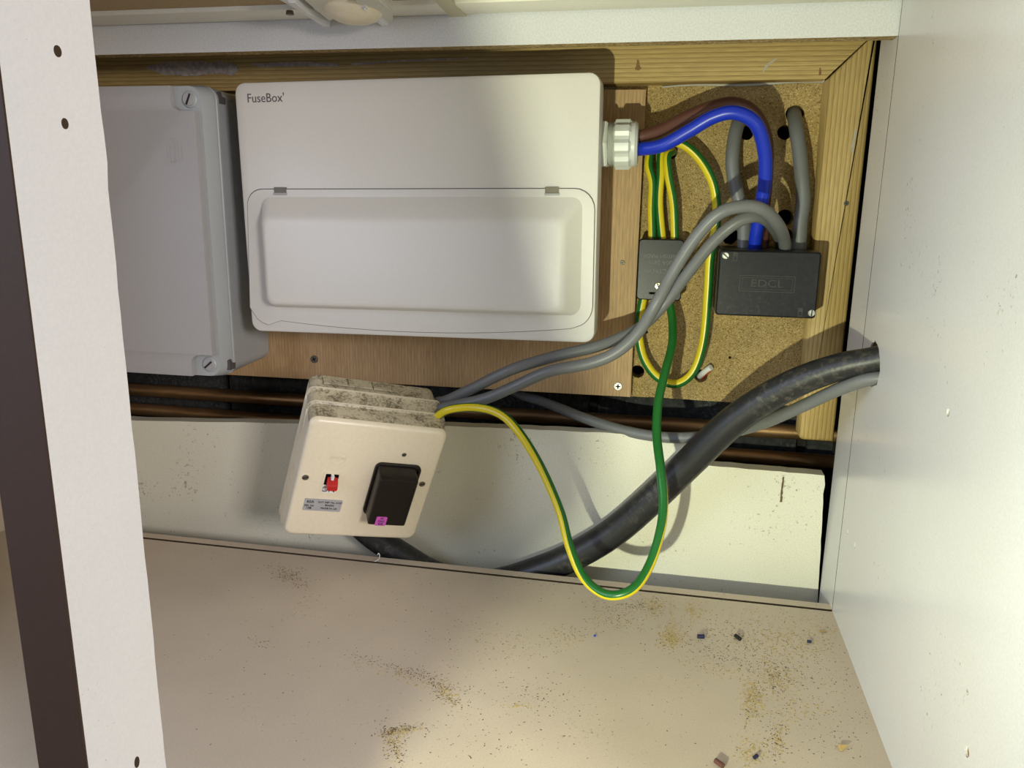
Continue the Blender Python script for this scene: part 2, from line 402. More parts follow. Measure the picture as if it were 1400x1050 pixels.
# brick wall behind, bricks one by one in the courses that can be seen
wb = box('wall_back', (-0.95, 0.868, -0.35), (0.6, 0.98, 0.75), M['mortar']); tag(wb, kind='structure', label='dark sooty brick wall behind the cut-out')
src = None
for row in range(6):
    z = -0.13 + row * 0.075
    for k in range(7):
        x = -0.86 + k * 0.225 + (0.1125 if row % 2 else 0)
        if src is None:
            o = box('brick', (0, 0, 0), (0.215, 0.03, 0.064), M['brick'], wb, 0.003); src = o
        else:
            o = src.copy(); COL.objects.link(o); o.parent = wb
        o.location = (x, 0.858 + 0.003 * random.random(), z)
light_block = box('light_block_right', (XR + 0.018, 0.74, -0.15), (0.62, 0.868, 0.75), M['mortar']); tag(light_block, kind='structure', label='dark block added beside the side panel to stop stray light')  # added block, keeps window light from leaking in behind the side panel
light_block = box('light_block_left', (-0.95, 0.74, -0.15), (XL - 0.019, 0.868, 0.75), M['mortar']); tag(light_block, kind='structure')  # matching block added on the left against stray light
bb = box('baseboard_front', (XL - 0.018, 0.28, -0.15), (XR + 0.0172, 0.296, -0.0185), M['mel_base']); tag(bb, kind='structure')
gf = box('floor', (-1.2, -0.6, -0.16), (0.9, 0.98, -0.15), M['mortar']); tag(gf, kind='structure', label='dark floor under the cupboard')

# top rail and its raw lower edge
rail = box('trim_1', (XL, YG, 0.4853), (XR, YG + 0.0165, 0.565), [M['mel_rail'], M['chip_edge']], face_mat=lambda nn: 1 if abs(nn.z) > .5 else 0)
tag(rail, kind='structure', label='white flecked back rail of the cupboard with raw chipboard lower edge')
# worktop over everything (above the frame)
ce = box('ceiling', (XL - 0.02, 0.24, 0.621), (0.30, 0.867, 0.648), M['hardboard']); tag(ce, kind='structure')

# upright post at the left: white side, brown front edge, ragged sawn rear edge
px0, px1, pf, pb = -0.2539, -0.2305, 0.25, 0.2985
prof_n = 60; random.seed(4)
vs, fs = [], []
for i in range(prof_n + 1):
    z = 0.0 + 0.62 * i / prof_n
    rr = (random.random() - .5) * 0.0006 + (0.0008 if i in (36, 37) else 0)
    vs += [(px0, pf, z), (px1, pf, z), (px1, pb + rr, z), (px0, pb, z)]
for i in range(prof_n):
    a, b = 4 * i, 4 * i + 4
    fs += [((a, a + 1, b + 1, b), 1), ((a + 1, a + 2, b + 2, b + 1), 0), ((a + 2, a + 3, b + 3, b + 2), 2), ((a + 3, a, b, b + 3), 0)]
fs += [(0, 1, 2, 3), tuple(4 * prof_n + k for k in (3, 2, 1, 0))]
post = mesh('upright_post', vs, fs, [M['mel_post'], M['mel_post'], M['chip_edge']])
tag(post, 'tall white-faced chipboard upright with dark brown front edge beside the grey box', 'post')
box('edge_strip', (px0 - 0.0003, pf - 0.001, 0.0), (px1 + 0.0002, pf, 0.62), M['brown_edge'], post)
for hx, hy, ra, rb in ((78.5, 70, 5, 8), (88.5, 169, 4.5, 7.5), (187, 1042, 3.5, 8)):
    c = atX(hx, hy, px1); dy = abs(atX(hx + ra, hy, px1).y - c.y); dz = abs(atX(hx, hy + rb, px1).z - c.z)
    vs = []
    for q in range(14):
        a = 2 * math.pi * q / 14; vs.append((px1 + 0.00025, c.y + dy * math.cos(a), c.z + dz * math.sin(a)))
    nv = len(vs); vs += [(px1 - 0.0005, (p[1] - c.y) * 1.05 + c.y, (p[2] - c.z) * 1.05 + c.z) for p in vs]
    mesh('screw_hole', vs, [tuple(range(nv))] + [(q, (q + 1) % nv, nv + (q + 1) % nv, nv + q) for q in range(nv)], M['groove'], post)

# unseen board added and shaped to keep the torch off the left half
lb = plate('torch_blocker', [(-0.215, 0.0005), (-0.150, 0.0005), (-0.131, 0.115), (-0.1115, 0.137), (-0.1140, 0.162), (-0.1242, 0.1934), (-0.149, 0.262), (-0.215, 0.270)], [], 0.10, 0.106, [M['mel'], M['chip_edge']])
tag(lb, 'unseen board added left of the opening to block the torch', 'board')
# ---------------------------------------------------------------- boards in the void
YP, YC, YB = 0.80, 0.812, 0.79
def uz(x, y, Y): p = atY(x, y, Y); return (p.x, p.z)
# chipboard backing with drilled holes
chip_holes = [(1087, 156, 11), (1073, 181, 9), (1021, 181, 9), (1073, 298, 10.5), (1074, 322, 9), (999, 323, 11), (916, 207, 10), (958, 514, 9), (872, 508, 9), (884, 454, 2), (998, 489, 2)]
hh = []
for x, y, r in chip_holes:
    u, v = uz(x, y, YC); hh.append(circ(u, v, r / F * YC, 18, jit=0.10 if r > 3 else 0))
cb = plate('chipboard_panel', [(-0.66, 0.161)] + wobble((-0.66, 0.1605), (0.158, 0.161), 60, 0.0012, 2) + [(0.158, 0.475), (-0.66, 0.475)], hh, YC, YC + 0.018, [M['chip'], M['chip_edge']])
tag(cb, 'golden brown chipboard backing panel with drilled round holes behind the black junction boxes', 'panel')
# plywood board carrying the boxes
pc = [uz(883, 122, YP), uz(862, 543, YP)]
pw = plate('plywood_board', [(pc[1][0], 0.1625), (pc[0][0] + 0.0002, 0.4615), (-0.655, 0.4615), (-0.655, 0.1595)], [], YP, YC - 0.0004, [M['ply'], M['chip_edge']], bevel=0.0004)
tag(pw, 'warm brown plywood board the two pale enclosures are screwed to', 'board')
for x, y in ((430, 491), (851, 359), (845, 528)):
    u, v = uz(x, y, YP)
    s_ = screw(u, v, YP - 0.0003, 0.0042 if y != 359 else 0.0022, M['steel_dk'] if y != 528 else M['steel'], pw, 30 if y == 491 else 0, True)
# mitred pine frame
b1, b2, zt = uz(870, 118, YB)[1], uz(1128, 108, YB), 0.503
tp = mesh('pine_batten', [(-0.66, YB, 0.463), (0.1241, YB, 0.467), (0.160, YB, 0.503), (-0.66, YB, 0.503)] + [(-0.66, YC, 0.463), (0.1241, YC, 0.467), (0.160, YC, 0.503), (-0.66, YC, 0.503)],
          [(0, 1, 2, 3), (7, 6, 5, 4), (0, 4, 5, 1), (1, 5, 6, 2), (2, 6, 7, 3), (3, 7, 4, 0)], M['pine_x'])
tag(tp, 'horizontal pine batten with a filler smear, running along the top of the opening', 'batten')
def vbatten():
    bm = bmesh.new()
    L = []
    for y, e in ((YB, 0.0035), (YB + 0.0012, 0.0012), (YB + 0.0035, 0.0), (YC - 0.0002, 0.0)):
        xl0, xr0 = 0.1275 + e, 0.1648 - e; zl = 0.4665; out = []
        xlb = 0.1318 + e; rr = 0.006; zb = 0.1318 + e
        for k in range(6):
            a = R(180 + 90 * k / 5); out.append((xlb + rr + rr * math.cos(a), zb + rr + rr * math.sin(a)))
        out += [(0.1648 - e, zb), (0.1648 - e, 0.505), (0.1615 + 0.0012, 0.505), (0.1247 + e + 0.0010, zl)]
        L.append([bm.verts.new((u, y, v)) for u, v in out])
    nn = len(L[0])
    for i in range(3):
        for j in range(nn): bm.faces.new((L[i][j], L[i][(j + 1) % nn], L[i + 1][(j + 1) % nn], L[i + 1][j]))
    bm.faces.new(L[0]); bm.faces.new(list(reversed(L[-1])))
    return from_bm('pine_batten', bm, M['pine_z'], None, 40)
vb = vbatten(); tag(vb, 'upright pine batten with rounded lower corner beside the right side panel', 'batten')
u, v = uz(1157, 278, YB); screw(u, v, YB, 0.0022, M['steel_dk'], vb, 20, True)
# filler smear on the dark end of the top batten
random.seed(11)
def smear(pts, name, m_, parent, y, amp):
    out = []
    for i in range(len(pts)):
        p, q = uz(*pts[i], y), uz(*pts[(i + 1) % len(pts)], y); out += wobble(p, q, 6, amp, i)
    return plate(name, out, [], y - 0.0012, y, [m_], parent)
smear([(199, 92), (235, 84), (300, 84), (322, 88), (328, 96), (318, 103), (300, 100), (270, 104), (225, 103)], 'filler_smear', M['smear'], tp, YB, 0.0012)
smear([(340, 88), (395, 85), (440, 85), (463, 88), (462, 92), (420, 90), (360, 92)], 'filler_smear', M['smear'], tp, YB, 0.0010)
smear([(480, 87), (560, 82), (640, 79), (641, 80.5), (560, 84), (482, 89)], 'filler_smear', M['smear'], tp, YB, 0.0006)
smear([(871, 82), (873.5, 82), (875, 90), (877, 94), (873, 97), (868, 95), (870, 90)], 'knot', M['knot'], tp, YB - .0001 + .0011, 0.0004)
smear([(1060, 80), (1062, 81), (1050, 90), (1044, 99), (1042, 98), (1047, 89)], 'scratch', M['seal'], tp, YB + .0010, 0.0006)
smear([(1120, 93), (1122, 93), (1123, 103), (1119, 103)], 'knot', M['knot'], tp, YB + .0010, 0.0003)
smear([(1169, 176), (1171, 176), (1168, 196), (1165, 214), (1163, 200)], 'scratch', M['seal'], vb, YB + .0010, 0.0006)
# sealant bead under the batten
p0, p1 = atY(905, 119, 0.808), atY(1127, 110.5, 0.808)
sb = tube_mesh('sealant_bead', [p0 + (p1 - p0) * t + Vector((0, 0, 0.0008 * math.sin(9 * t))) for t in [k / 12 for k in range(13)]], lambda t: 0.0009 + 0.0016 * t * t, [M['seal']], 8, sub=3)
tag(sb, 'thin grey sealant bead under the top pine batten, above the chipboard', 'sealant')

# loose white chipboard upstand behind the base, with a notch
o = [uz(-150, 552, .76), uz(185, 575, .76), uz(615, 582.5, .76), uz(836, 592, .76), uz(930, 603, .76), uz(965, 605, .76), uz(965, 636, .76), uz(1127, 650, .76), uz(1118, 823, .76)]
outl = [(-0.68, o[1][1])] + [o[1]]
for a, b in zip(o[1:-1], o[2:]): outl += wobble(a, b, 14, 0.0007, int(a[0] * 999) & 255)
outl += [o[-1], (o[-1][0] + .0006, -0.149), (-0.68, -0.149)]
ub = plate('melamine_upstand', outl, [], 0.76, 0.776, [M['mel_board'], M['chip_edge']])
tag(ub, 'loose cream-white melamine board standing upright behind the base, under the copper pipes', 'board')
random.seed(3)
smear([(1070, 652), (1072, 652), (1070, 672), (1069, 686), (1066, 686), (1068, 668)], 'scratch', M['grit'], ub, 0.7602, 0.0004)
# copper pipes
def pipe(z0, z1, x0, x1, y, label):
    t_ = tube_mesh('copper_pipe', [Vector((x0, y, z0)), Vector(((x0 + x1) / 2, y + .001, (z0 + z1) / 2 - .0015)), Vector((x1, y, z1))], 0.0078, [M['copper']], 20, sub=10)
    tag(t_, label, 'pipe')
pipe(0.1255, 0.1270, -0.72, 0.30, 0.838, 'upper dull copper pipe running across just below the plywood board')
pipe(0.1010, 0.0960, -0.72, 0.30, 0.838, 'lower copper pipe, seen bare in the notch of the white upstand board')

# ================================================================== CONSUMER UNIT
YF = 0.715
q = [atY(*p, YF) for p in ((322, 114), (822, 99), (808, 468), (345, 452))]
cen = sum(q, Vector()) / 4
rot = Matrix.Rotation(-R(0.72), 3, 'Y')
FB = Frame(cen, rot); fw, fh = 0.3412, 0.2338
fb = empty('consumer_unit', FB.m, 'large white consumer unit with raised front door, mounted on the plywood board', 'fuse box')
loft('body', [ring(YP - YF - 0.0005, fw - 0.010, fh - 0.006, 0.008), ring(0.030, fw - 0.009, fh - 0.006, 0.008)], M['plas_box'], fb)
loft('front_cover', [ring(0.034, fw - 0.006, fh - 0.004, 0.008), ring(0.030, fw - 0.0005, fh, 0.0095), ring(0.004, fw, fh, 0.010), ring(0.0012, fw - 0.0015, fh - 0.0015, 0.0095), ring(0.0, fw - 0.006, fh - 0.006, 0.0085)], M['plas_box'], fb, caps=(True, True))
# hinged door: outline, skirt and raised pad
def L2(x, y, d=0.0): p = FB.px(x, y, d); return (p.x, p.z)
du0, dv1 = L2(337.5, 259); du1 = L2(813.5, 256)[0]
dvb = L2(350, 428)[1]; mid = L2(600, 454)[1]
door = []
for a in range(0, 7):
    t = R(90 + 15 * a); door.append((du0 + 0.016 + 0.016 * math.cos(t), dv1 - 0.016 + 0.016 * math.sin(t)))
door.append((L2(341, 400)[0], L2(341, 420)[1]))
for k in range(1, 5):
    t = R(180 + 18 * k); door.append((L2(345, 400)[0] + 0.022 + 0.022 * math.cos(t), dvb + 0.004 + 0.016 * math.sin(t)))
for k in range(13):
    t = k / 12; u_ = L2(385, 440)[0] * (1 - t) + L2(780, 448)[0] * t
    door.append((u_, L2(385, 438)[1] * (1 - t) + L2(780, 449)[1] * t - 0.0075 * (1 - (2 * t - 1) ** 2)))
ex, ez = L2(810, 420)[0], L2(800, 449)[1]
for a in range(1, 8):
    t = R(270 + 12.5 * a); door.append((ex - 0.018 + 0.018 * math.cos(t), ez + 0.021 + 0.020 * math.sin(t)))
door.append((L2(812, 330)[0], L2(812, 330)[1]))
for a in range(0, 7):
    t = R(15 * a); door.append((du1 - 0.018 + 0.018 * math.cos(t), dv1 - 0.018 + 0.018 * math.sin(t)))
gr = []
cxd = sum(p[0] for p in door) / len(door); czd = sum(p[1] for p in door) / len(door)
gr = [(cxd + (p[0] - cxd) * 1.0035, czd + (p[1] - czd) * 1.009) for p in door]
plate('door_gap', gr, [], -0.00025, 0.001, [M['ink']], fb)
dr = plate('door', door, [], -0.0012, 0.001, [M['plas_box']], fb, bevel=0.0004, smooth=30)
pa, pb_ = L2(357, 268), L2(797, 423)
pa2 = (L2(357, 268)[0], L2(560, 269)[1]); pb2 = (L2(794, 423)[0], L2(560, 425)[1])
pw_, ph_ = pb2[0] - pa2[0], pa2[1] - pb2[1]; pcx, pcz = (pa2[0] + pb2[0]) / 2, (pa2[1] + pb2[1]) / 2
PD = 0.017
def pr(d, l, rt, t, b, r):  # inset ring
    return ring(d, pw_ - l - rt, ph_ - t - b, r, pcx + (l - rt) / 2, pcz + (b - t) / 2, 6)
loft('door_bulge', [pr(-0.001, 0, 0, 0, 0, 0.010), pr(-0.0018, 0.0008, 0.0008, 0.0012, 0.0006, 0.0095), pr(-PD + 0.003, 0.006, 0.012, 0.0165, 0.0035, 0.008), pr(-PD + 0.0009, 0.0078, 0.0145, 0.0195, 0.0055, 0.0075), pr(-PD, 0.011, 0.018, 0.0235, 0.009, 0.007)], M['plas_box'], dr, smooth=50)
for hx, hy in ((384, 260), (755, 260)):
    u, v = L2(hx, hy)
    h_ = plate('hinge', rrect(u - 0.0062, v - 0.0042, u + 0.0062, v + 0.0028, 0.0008, 2), [], -0.0016, 0.001, [M['steel_dk']], fb)
    h_['label'] = 'small metal hinge'
    lathe = tube_mesh('hinge_pin', [Vector((u - 0.0065, -0.0018, v - 0.0034)), Vector((u, -0.0018, v - 0.0034)), Vector((u + 0.0068, -0.0018, v - 0.0034))], 0.0011, [M['plas_grey']], 8, sub=2)
    lathe.parent = h_
u, v = L2(337.5, 135); lt = text('lettering', "FuseBox'", 0.0112, u, v, -0.0001, M['ink'], fb, 0, align='LEFT', sx=0.93)
lt['label'] = 'grey printed lettering'
# cable gland on the right side of the unit
G = FB.px(845, 197.5, 0.040); gx0 = fw / 2 - 0.0045
gl = link('cable_gland', None, fb, (0, 0.040, G.z)); gl.empty_display_size = 0.01
gl['label'] = 'pale grey ribbed cable gland'
def gxp(x): return FB.px(x, 198, 0.040).x
lathe_x('lock_nut', [(gx0, 0.0222), (gxp(829.5), 0.0224), (gxp(832), 0.0208)], M['gland'], gl, 6, smooth=0)
thr = [(gxp(831), 0.0175)]
for k in range(4):
    a = gxp(832) + (gxp(841) - gxp(832)) * k / 4; w_ = (gxp(841) - gxp(832)) / 4
    thr += [(a, 0.0175), (a + w_ * .5, 0.0196), (a + w_, 0.0175)]
lathe_x('thread', thr, M['gland'], gl, 32)
rib = lambda k: 1.0 if (k % 5) in (0, 1, 2) else 0.90
a_, b_ = gxp(840), gxp(864)
lathe_x('ribbed_nut', [(a_, 0.0195), (a_ + 0.0015, 0.0222), (b_ - 0.002, 0.0222), (b_, 0.0200)], M['gland'], gl, 40, rib, smooth=15)
lathe_x('collar', [(b_ - 0.001, 0.0198), (gxp(869), 0.0198), (gxp(872.5), 0.0175), (gxp(873), 0.013)], M['gland'], gl, 36)

# ================================================================== GREY ENCLOSURE
gy0 = 0.70; gR, gL_, gB, gT = -0.4427, -0.676, 0.1815, 0.4575
gcx, gcz, gw, gh = (gR + gL_) / 2, (gB + gT) / 2, gR - gL_, gT - gB
ge = empty('grey_enclosure', (gcx, gy0, gcz), 'plain grey plastic enclosure with slotted corner screws, left of the white unit', 'electrical box')
bw = 2 * (-0.4346 - gcx); bh = gh + 0.004
loft('body', [ring(YP - gy0 - 0.0005, bw - 0.001, bh - 0.004, 0.012), ring(0.0295, bw, bh, 0.012), ring(0.0285, bw + 0.0005, bh, 0.012)], M['plas_grey2'], ge)
loft('lid', [ring(0.0290, bw - 0.003, bh - 0.003, 0.011), ring(0.0282, bw + 0.0012, bh + 0.001, 0.012), ring(0.0262, bw + 0.0012, bh + 0.001, 0.012), ring(0.0256, bw - 0.0008, bh, 0.012), ring(0.0236, bw - 0.0008, bh, 0.012), ring(0.0232, bw + 0.0008, bh + 0.001, 0.012), ring(0.0215, bw + 0.0008, bh + 0.001, 0.012), ring(0.010, gw + 0.0070, gh + 0.002, 0.012), ring(0.0085, gw + 0.0060, gh + 0.001, 0.012)], M['plas_grey2'], ge, smooth=25)
# raised face with screw pockets cut out of its corners
w2, h2 = gw / 2, gh / 2
def corner(sx, sz):
    a, b, r = 0.024, 0.022, 0.010
    pts = [(w2, h2 - b)] + [(w2 - a + r - r * math.sin(R(t)), h2 - b + r - r * math.cos(R(t))) for t in (0, 22, 45, 67, 90)] + [(w2 - a, h2)]
    pts = [(sx * x, sz * z) for x, z in pts]
    return pts if sx * sz > 0 else pts[::-1]
face = corner(1, 1) + corner(-1, 1) + corner(-1, -1) + corner(1, -1)
pocket_depth = 0.0078
fp = plate('lid_face', face, [], 0.0, 0.0090, [M['plas_grey'], M['plas_grey2']], ge, bevel=0.0006, smooth=30)
for sx, sz, px_, py_, an in ((1, 1, 266, 137, 65), (1, -1, 293, 502.5, 40), (-1, 1, None, None, 10), (-1, -1, None, None, 10)):
    su, sv = sx * (w2 - 0.0085), sz * (h2 - 0.0115)
    rg = disc_y('screw_ring', su, sv, 0.0068, 0.010, 0.0078, M['plas_grey2'], ge, 24, 0.001)
    screw(su, sv, 0.0066, 0.0060, M['plas_grey'], ge, an)
for k, (a, b, c, d) in enumerate(((-0.0, -0.0, 0.010, 0.022), (0.0035, -0.002, 0.0045, 0.022), (0.012, 0.0, 0.004, 0.018))):
    e0 = atY(236, 205, gy0); u, v = e0.x - gcx + a - .006, e0.z - gcz + b
    plate('embossed_mark', rrect(u, v - d / 2, u + c, v + d / 2, 0.0006, 2), [rrect(u + .0007, v - d / 2 + .0007, u + c - .0007, v + d / 2 - .0007, 0.0004, 2)], -0.0003, 0.0004, [M['plas_grey']], ge)
for px_, py_ in ((304, 135), (318, 498)):
    pp = atX(px_, py_, -0.4346 + 0.0003)
    lm = mesh('latch_mark', [Vector((pp.x + 0.0006, pp.y + a - gy0 - 0, pp.z + b)) - Vector((gcx, 0, gcz)) for a, b in ((-.006, -.005), (.004, -.005), (.005, .001), (-.001, .002), (-.003, .006), (-.006, .005))] +
         [Vector((pp.x - 0.003, pp.y + a - gy0 - 0, pp.z + b)) - Vector((gcx, 0, gcz)) for a, b in ((-.006, -.005), (.004, -.005), (.005, .001), (-.001, .002), (-.003, .006), (-.006, .005))],
         [(0, 1, 2, 3, 4, 5), (11, 10, 9, 8, 7, 6)] + [(i, (i + 1) % 6, 6 + (i + 1) % 6, 6 + i) for i in range(6)], M['ink'], ge)
    lm['label'] = 'dark latch mark'

# ================================================================== OLD SWITCH BOX (hangs on its cables)
SC = 1.05
Rs = Matrix(((0.8141, -0.4781, 0.3297), (0.5453, 0.8245, -0.1508), (-0.1997, 0.3025, 0.932)))
SB = Frame(C0 + Vector((-0.2567, 0.6314, -0.2499)) * SC, Rs)
sw, sh, sd = 0.125 * SC, 0.1262 * SC, 0.0588 * SC
sb_ = empty('switch_box', SB.m, 'grimy cream switch box with red toggle, hanging tilted on its cables', 'switch box')
def sring(f, ex=0.0, r=0.008): return ring(f * sd, sw * (1 - 0.025 * f) + ex, sh * (1 + 0.2365 * f * .8) + ex, r)
top_slot = lambda i, f: 1 if f.normal.z > 0.75 or (f.calc_center_median().z > sh * 0.40 and abs(f.calc_center_median().x) < sw * 0.5 and f.calc_center_median().y > 0.006) else 0
loft('pattress', [sring(1.0, -0.012), sring(0.99, -0.006), sring(0.66, -0.004)], [M['cream'], M['cream_dirty']], sb_, slot=top_slot)
loft('lid', [sring(0.66, -0.006), sring(0.66, 0.0012), sring(0.62, 0.0016), sring(0.60, -0.0014), sring(0.375, -0.0014), sring(0.365, 0.0010), sring(0.335, 0.0010), sring(0.32, -0.0016), sring(0.07, -0.0024), sring(0.03, -0.0036, .008), sring(0.008, -0.0062, .0075), sring(0.0, -0.0092, .007)],
     [M['cream'], M['cream_dirty']], sb_, slot=lambda i, f: 0 if i in (1, 5, 9, 10) else top_slot(i, f), smooth=45)
def K(x, y, d=0.0): p = SB.px(x, y, d); return (p.x, p.z)
for kx, ky in ((463, 508), (495, 512), (530, 518)):
    a = SB.px(kx, ky, 0.85 * sd); zz = sh / 2 * (1 + .19 * .85) - 0.0017
    vv = [Vector((a.x + i * .012, sd * .85 + j * .006, zz)) for i, j in ((-1, -1), (1, -1), (1, 1), (-1, 1))]
    mesh('knock_out', vv + [p + Vector((0, 0, .0012)) for p in vv], [(4, 5, 6, 7), (0, 1, 5, 4), (1, 2, 6, 5), (2, 3, 7, 6), (3, 0, 4, 7)], M['cream_dirty'], sb_)
for x, y, r in ((417.5, 652.5, 0.0031), (577, 661.5, 0.0031), (552.5, 621.5, 0.0022)):
    u, v = K(x, y); s_ = disc_y('screw_recess', u, v, -0.0004, 0.001, r + 0.0006, M['cream'], sb_, 16, .0002)
    screw(u, v, 0.0004, r, M['steel_dk'], sb_, 20)
# toggle
a, b = K(444, 647), K(458.5, 676)
tu, tv = (a[0] + b[0]) / 2, (a[1] + b[1]) / 2; tw, th = 0.0165, 0.0270
fr = plate('toggle_frame', rrect(tu - tw / 2, tv - th / 2, tu + tw / 2, tv + th / 2, .0012, 3), [rrect(tu - tw / 2 + .0022, tv - th / 2 + .0035, tu + tw / 2 - .0022, tv + th / 2 - .002, .0008, 2)], -0.0006, 0.002, [M['cream']], sb_)
box('toggle_well', (tu - tw / 2 + .002, -0.0001, tv - 0.001), (tu + tw / 2 - .002, 0.0006, tv + th / 2 - .0018), M['hole'], sb_)
box('toggle_plate', (tu - tw / 2 + .002, -0.0003, tv - th / 2 + .0034), (tu + tw / 2 - .002, 0.0006, tv - 0.001), M['white'], sb_)
text('lettering', 'ON', 0.0082, tu - .0006, tv - 0.0064, -0.0004, M['ink_dark'], sb_)
tg = loft('toggle', [ring(0.0004, 0.0098, 0.0080, .0012, tu + .0010, tv + 0.0040), ring(-0.005, 0.0098, 0.0066, .0014, tu + .0010, tv + 0.0018), ring(-0.0078, 0.0096, 0.0048, .0018, tu + .0010, tv + 0.0002)], M['red'], sb_)
tg['label'] = 'red toggle lever'
box('toggle_stop', (tu - .0012, -0.0045, tv + th / 2 - .0062), (tu + .0012, 0, tv + th / 2 - .002), M['white'], sb_)
# silver rating label
c4 = [K(411.5, 694), K(469.5, 685.5), (0, 0), (0, 0)]
a, b = K(417, 681), K(463, 700)
lu, lv = K(441, 690.5); lw, lh = 0.0385, 0.0155
la = abs(K(469, 685.5)[0] - K(417.5, 681)[0]); lb = abs(K(417.5, 681)[1] - K(411.5, 697)[1])
lw, lh = la, lb
lab = plate('rating_label', rrect(lu - lw / 2, lv - lh / 2, lu + lw / 2, lv + lh / 2, .0008, 2), [], -0.0002, 0.0003, [M['silver']], sb_)
lab['label'] = 'silver rating label'
for s, size, du, dv in (('60A', .0042, -.013, .0038), ('SER. No', .0026, -.0135, -.0012), ('108', .0036, -.0135, -.0044), ('CAT. REF. No. AC27', .0026, .007, .0038), ('BS4293', .0028, .007, 0), ('MADE IN UK', .0028, .007, -.0040)):
    t_ = text('lettering', s, size, lu + du * lw / .0385, lv + dv * lh / .0155, -0.00035, M['ink_dark'], lab); 
# embossed oval maker's mark
u, v = K(462, 626)
ov = [(u + .0078 * math.cos(t), v + .0068 * math.sin(t)) for t in [2 * math.pi * k / 28 for k in range(28)]]
oi = [(u + .0071 * math.cos(t), v + .0061 * math.sin(t)) for t in [2 * math.pi * k / 28 for k in range(28)]]
plate('embossed_oval', ov, [oi], -0.0003, 0.0003, [M['cream']], sb_)
text('embossed_lettering', 'WYLEX', 0.0040, u, v, -0.0001, M['cream'], sb_, depth=.0004)
# black fuse carrier in a surround
s4 = [K(515, 630), K(579, 633), K(494, 700)]
cu0, cv0 = K(516, 630); cu1, cv1 = K(578, 635); cub, cvb = K(497, 700)
qa = K(514.5, 631); qb = K(577.5, 635.5); qc = K(496.5, 701)
uu0, uu1 = min(qa[0], qc[0]), qb[0]; vv1, vv0 = qa[1], qc[1]
scx, sww = (uu0 + uu1) / 2, uu1 - uu0; scz, shh = (vv0 + vv1) / 2, vv1 - vv0
su_ = loft('carrier_surround', [ring(0.002, sww, shh, .006, scx, scz), ring(-0.0022, sww, shh, .006, scx, scz), ring(-0.003, sww - .0016, shh - .0016, .0052, scx, scz), ring(-0.003, sww - .005, shh - .005, .004, scx, scz), ring(-0.0002, sww - .0062, shh - .0062, .0035, scx, scz)], M['carrier'], sb_, smooth=40)
D = -0.021
f1, f2, f3 = K(528.5, 655, D), K(573, 659, D), K(502.5, 718, D)
fu0, fu1, fv1, fv0 = min(f1[0], f3[0]), f2[0], (f1[1] + f2[1]) / 2, f3[1]
ccx, cww, ccz, chh = (fu0 + fu1) / 2, fu1 - fu0, (fv0 + fv1) / 2, fv1 - fv0
ca = loft('fuse_carrier', [ring(0.0, cww, chh + .001, .002, ccx, ccz + .002), ring(D + .009, cww, chh + .001, .002, ccx, ccz + .001), ring(D + .0015, cww, chh, .002, ccx, ccz), ring(D, cww - .0025, chh - .0025, .0015, ccx, ccz)], M['carrier'], sb_, smooth=40)
ca['label'] = 'dark brown plug-in fuse carrier'
pu, pv = K(520, 716, D - .0003)
plate('sticker', rrect(pu - .0052, fv0 + .0002, pu + .0052, fv0 + .0108, .0012, 3), [], D - .0003, D + .0003, [M['pink']], ca)['label'] = 'magenta sticker'
for k, s in enumerate(('30', '5262', '838')): text('lettering', s, .0032, pu, fv0 + .0088 - k * .0032, D - .0004, M['ink_dark'], ca)

# ================================================================== BLACK JUNCTION BOXES
YS = 0.780
e = [atY(*p, YS) for p in ((873, 327), (935, 327), (870, 410), (932, 411))]
c_ = sum(e, Vector()) / 4; SBk = Frame(c_); w_, h_ = ((e[1] - e[0]).x + (e[3] - e[2]).x) / 2, ((e[0] - e[2]).z + (e[1] - e[3]).z) / 2
jb = empty('junction_box', SBk.m, 'small black earth connector block with one brass screw, yellow and green wires above', 'junction box')
loft('body', [ring(YC - YS, w_ - .001, h_ - .001, .003), ring(0.009, w_ - .001, h_ - .001, .003)], M['black'], jb)
loft('lid', [ring(0.0095, w_, h_, .0035), ring(0.0012, w_, h_, .0035), ring(0.0, w_ - .002, h_ - .002, .003)], M['black'], jb)
def SJ(x, y): p = SBk.px(x, y); return (p.x, p.z)
M['brass'] = speckled('brass', (0.66, 0.58, 0.30), 0.1, 0.3, 300); M['brass'].node_tree.nodes['Principled BSDF'].inputs['Metallic'].default_value = .6
M['emboss2'] = speckled('worn_black_lettering', (0.13, 0.13, 0.12), 0.3, 0.5, 800)
M['emboss'] = speckled('scuffed_black_plastic', (0.03, 0.03, 0.028), 0.3, 0.5, 800)
u, v = SJ(900, 391); screw(u, v, 0.0, 0.0033, M['brass'], jb, 110)['label'] = 'brass slotted screw'
u, v = SJ(896, 401); box('slot_recess', (u - .006, -0.0002, v - .0011), (u + .006, .001, v + .0011), M['hole'], jb)
for s, sz, x, y in (('ELECTRON', .0060, 903, 370.5), ('100A 240V~', .0058, 902, 358.5), ('BRITISH MADE', .0052, 904, 350)):
    u, v = SJ(x, y); text('embossed_lettering', s, sz, u, v, 0.0, M['emboss2'], jb, 180, depth=.0002)
YBk = 0.750
e = [atY(*p, YBk) for p in ((985, 343), (1122, 345), (978, 431), (1115, 434))]
c_ = sum(e, Vector()) / 4; w_, h_ = ((e[1] - e[0]).x + (e[3] - e[2]).x) / 2, ((e[0] - e[2]).z + (e[1] - e[3]).z) / 2
BBk = Frame(c_); jb2 = empty('junction_box', BBk.m, 'large black rectangular junction box under the blue cable, beside the pine batten', 'junction box')
loft('body', [ring(YC - YBk, w_ + .000, h_ + .002, .002), ring(0.0125, w_ + .000, h_ + .002, .002)], M['black'], jb2)
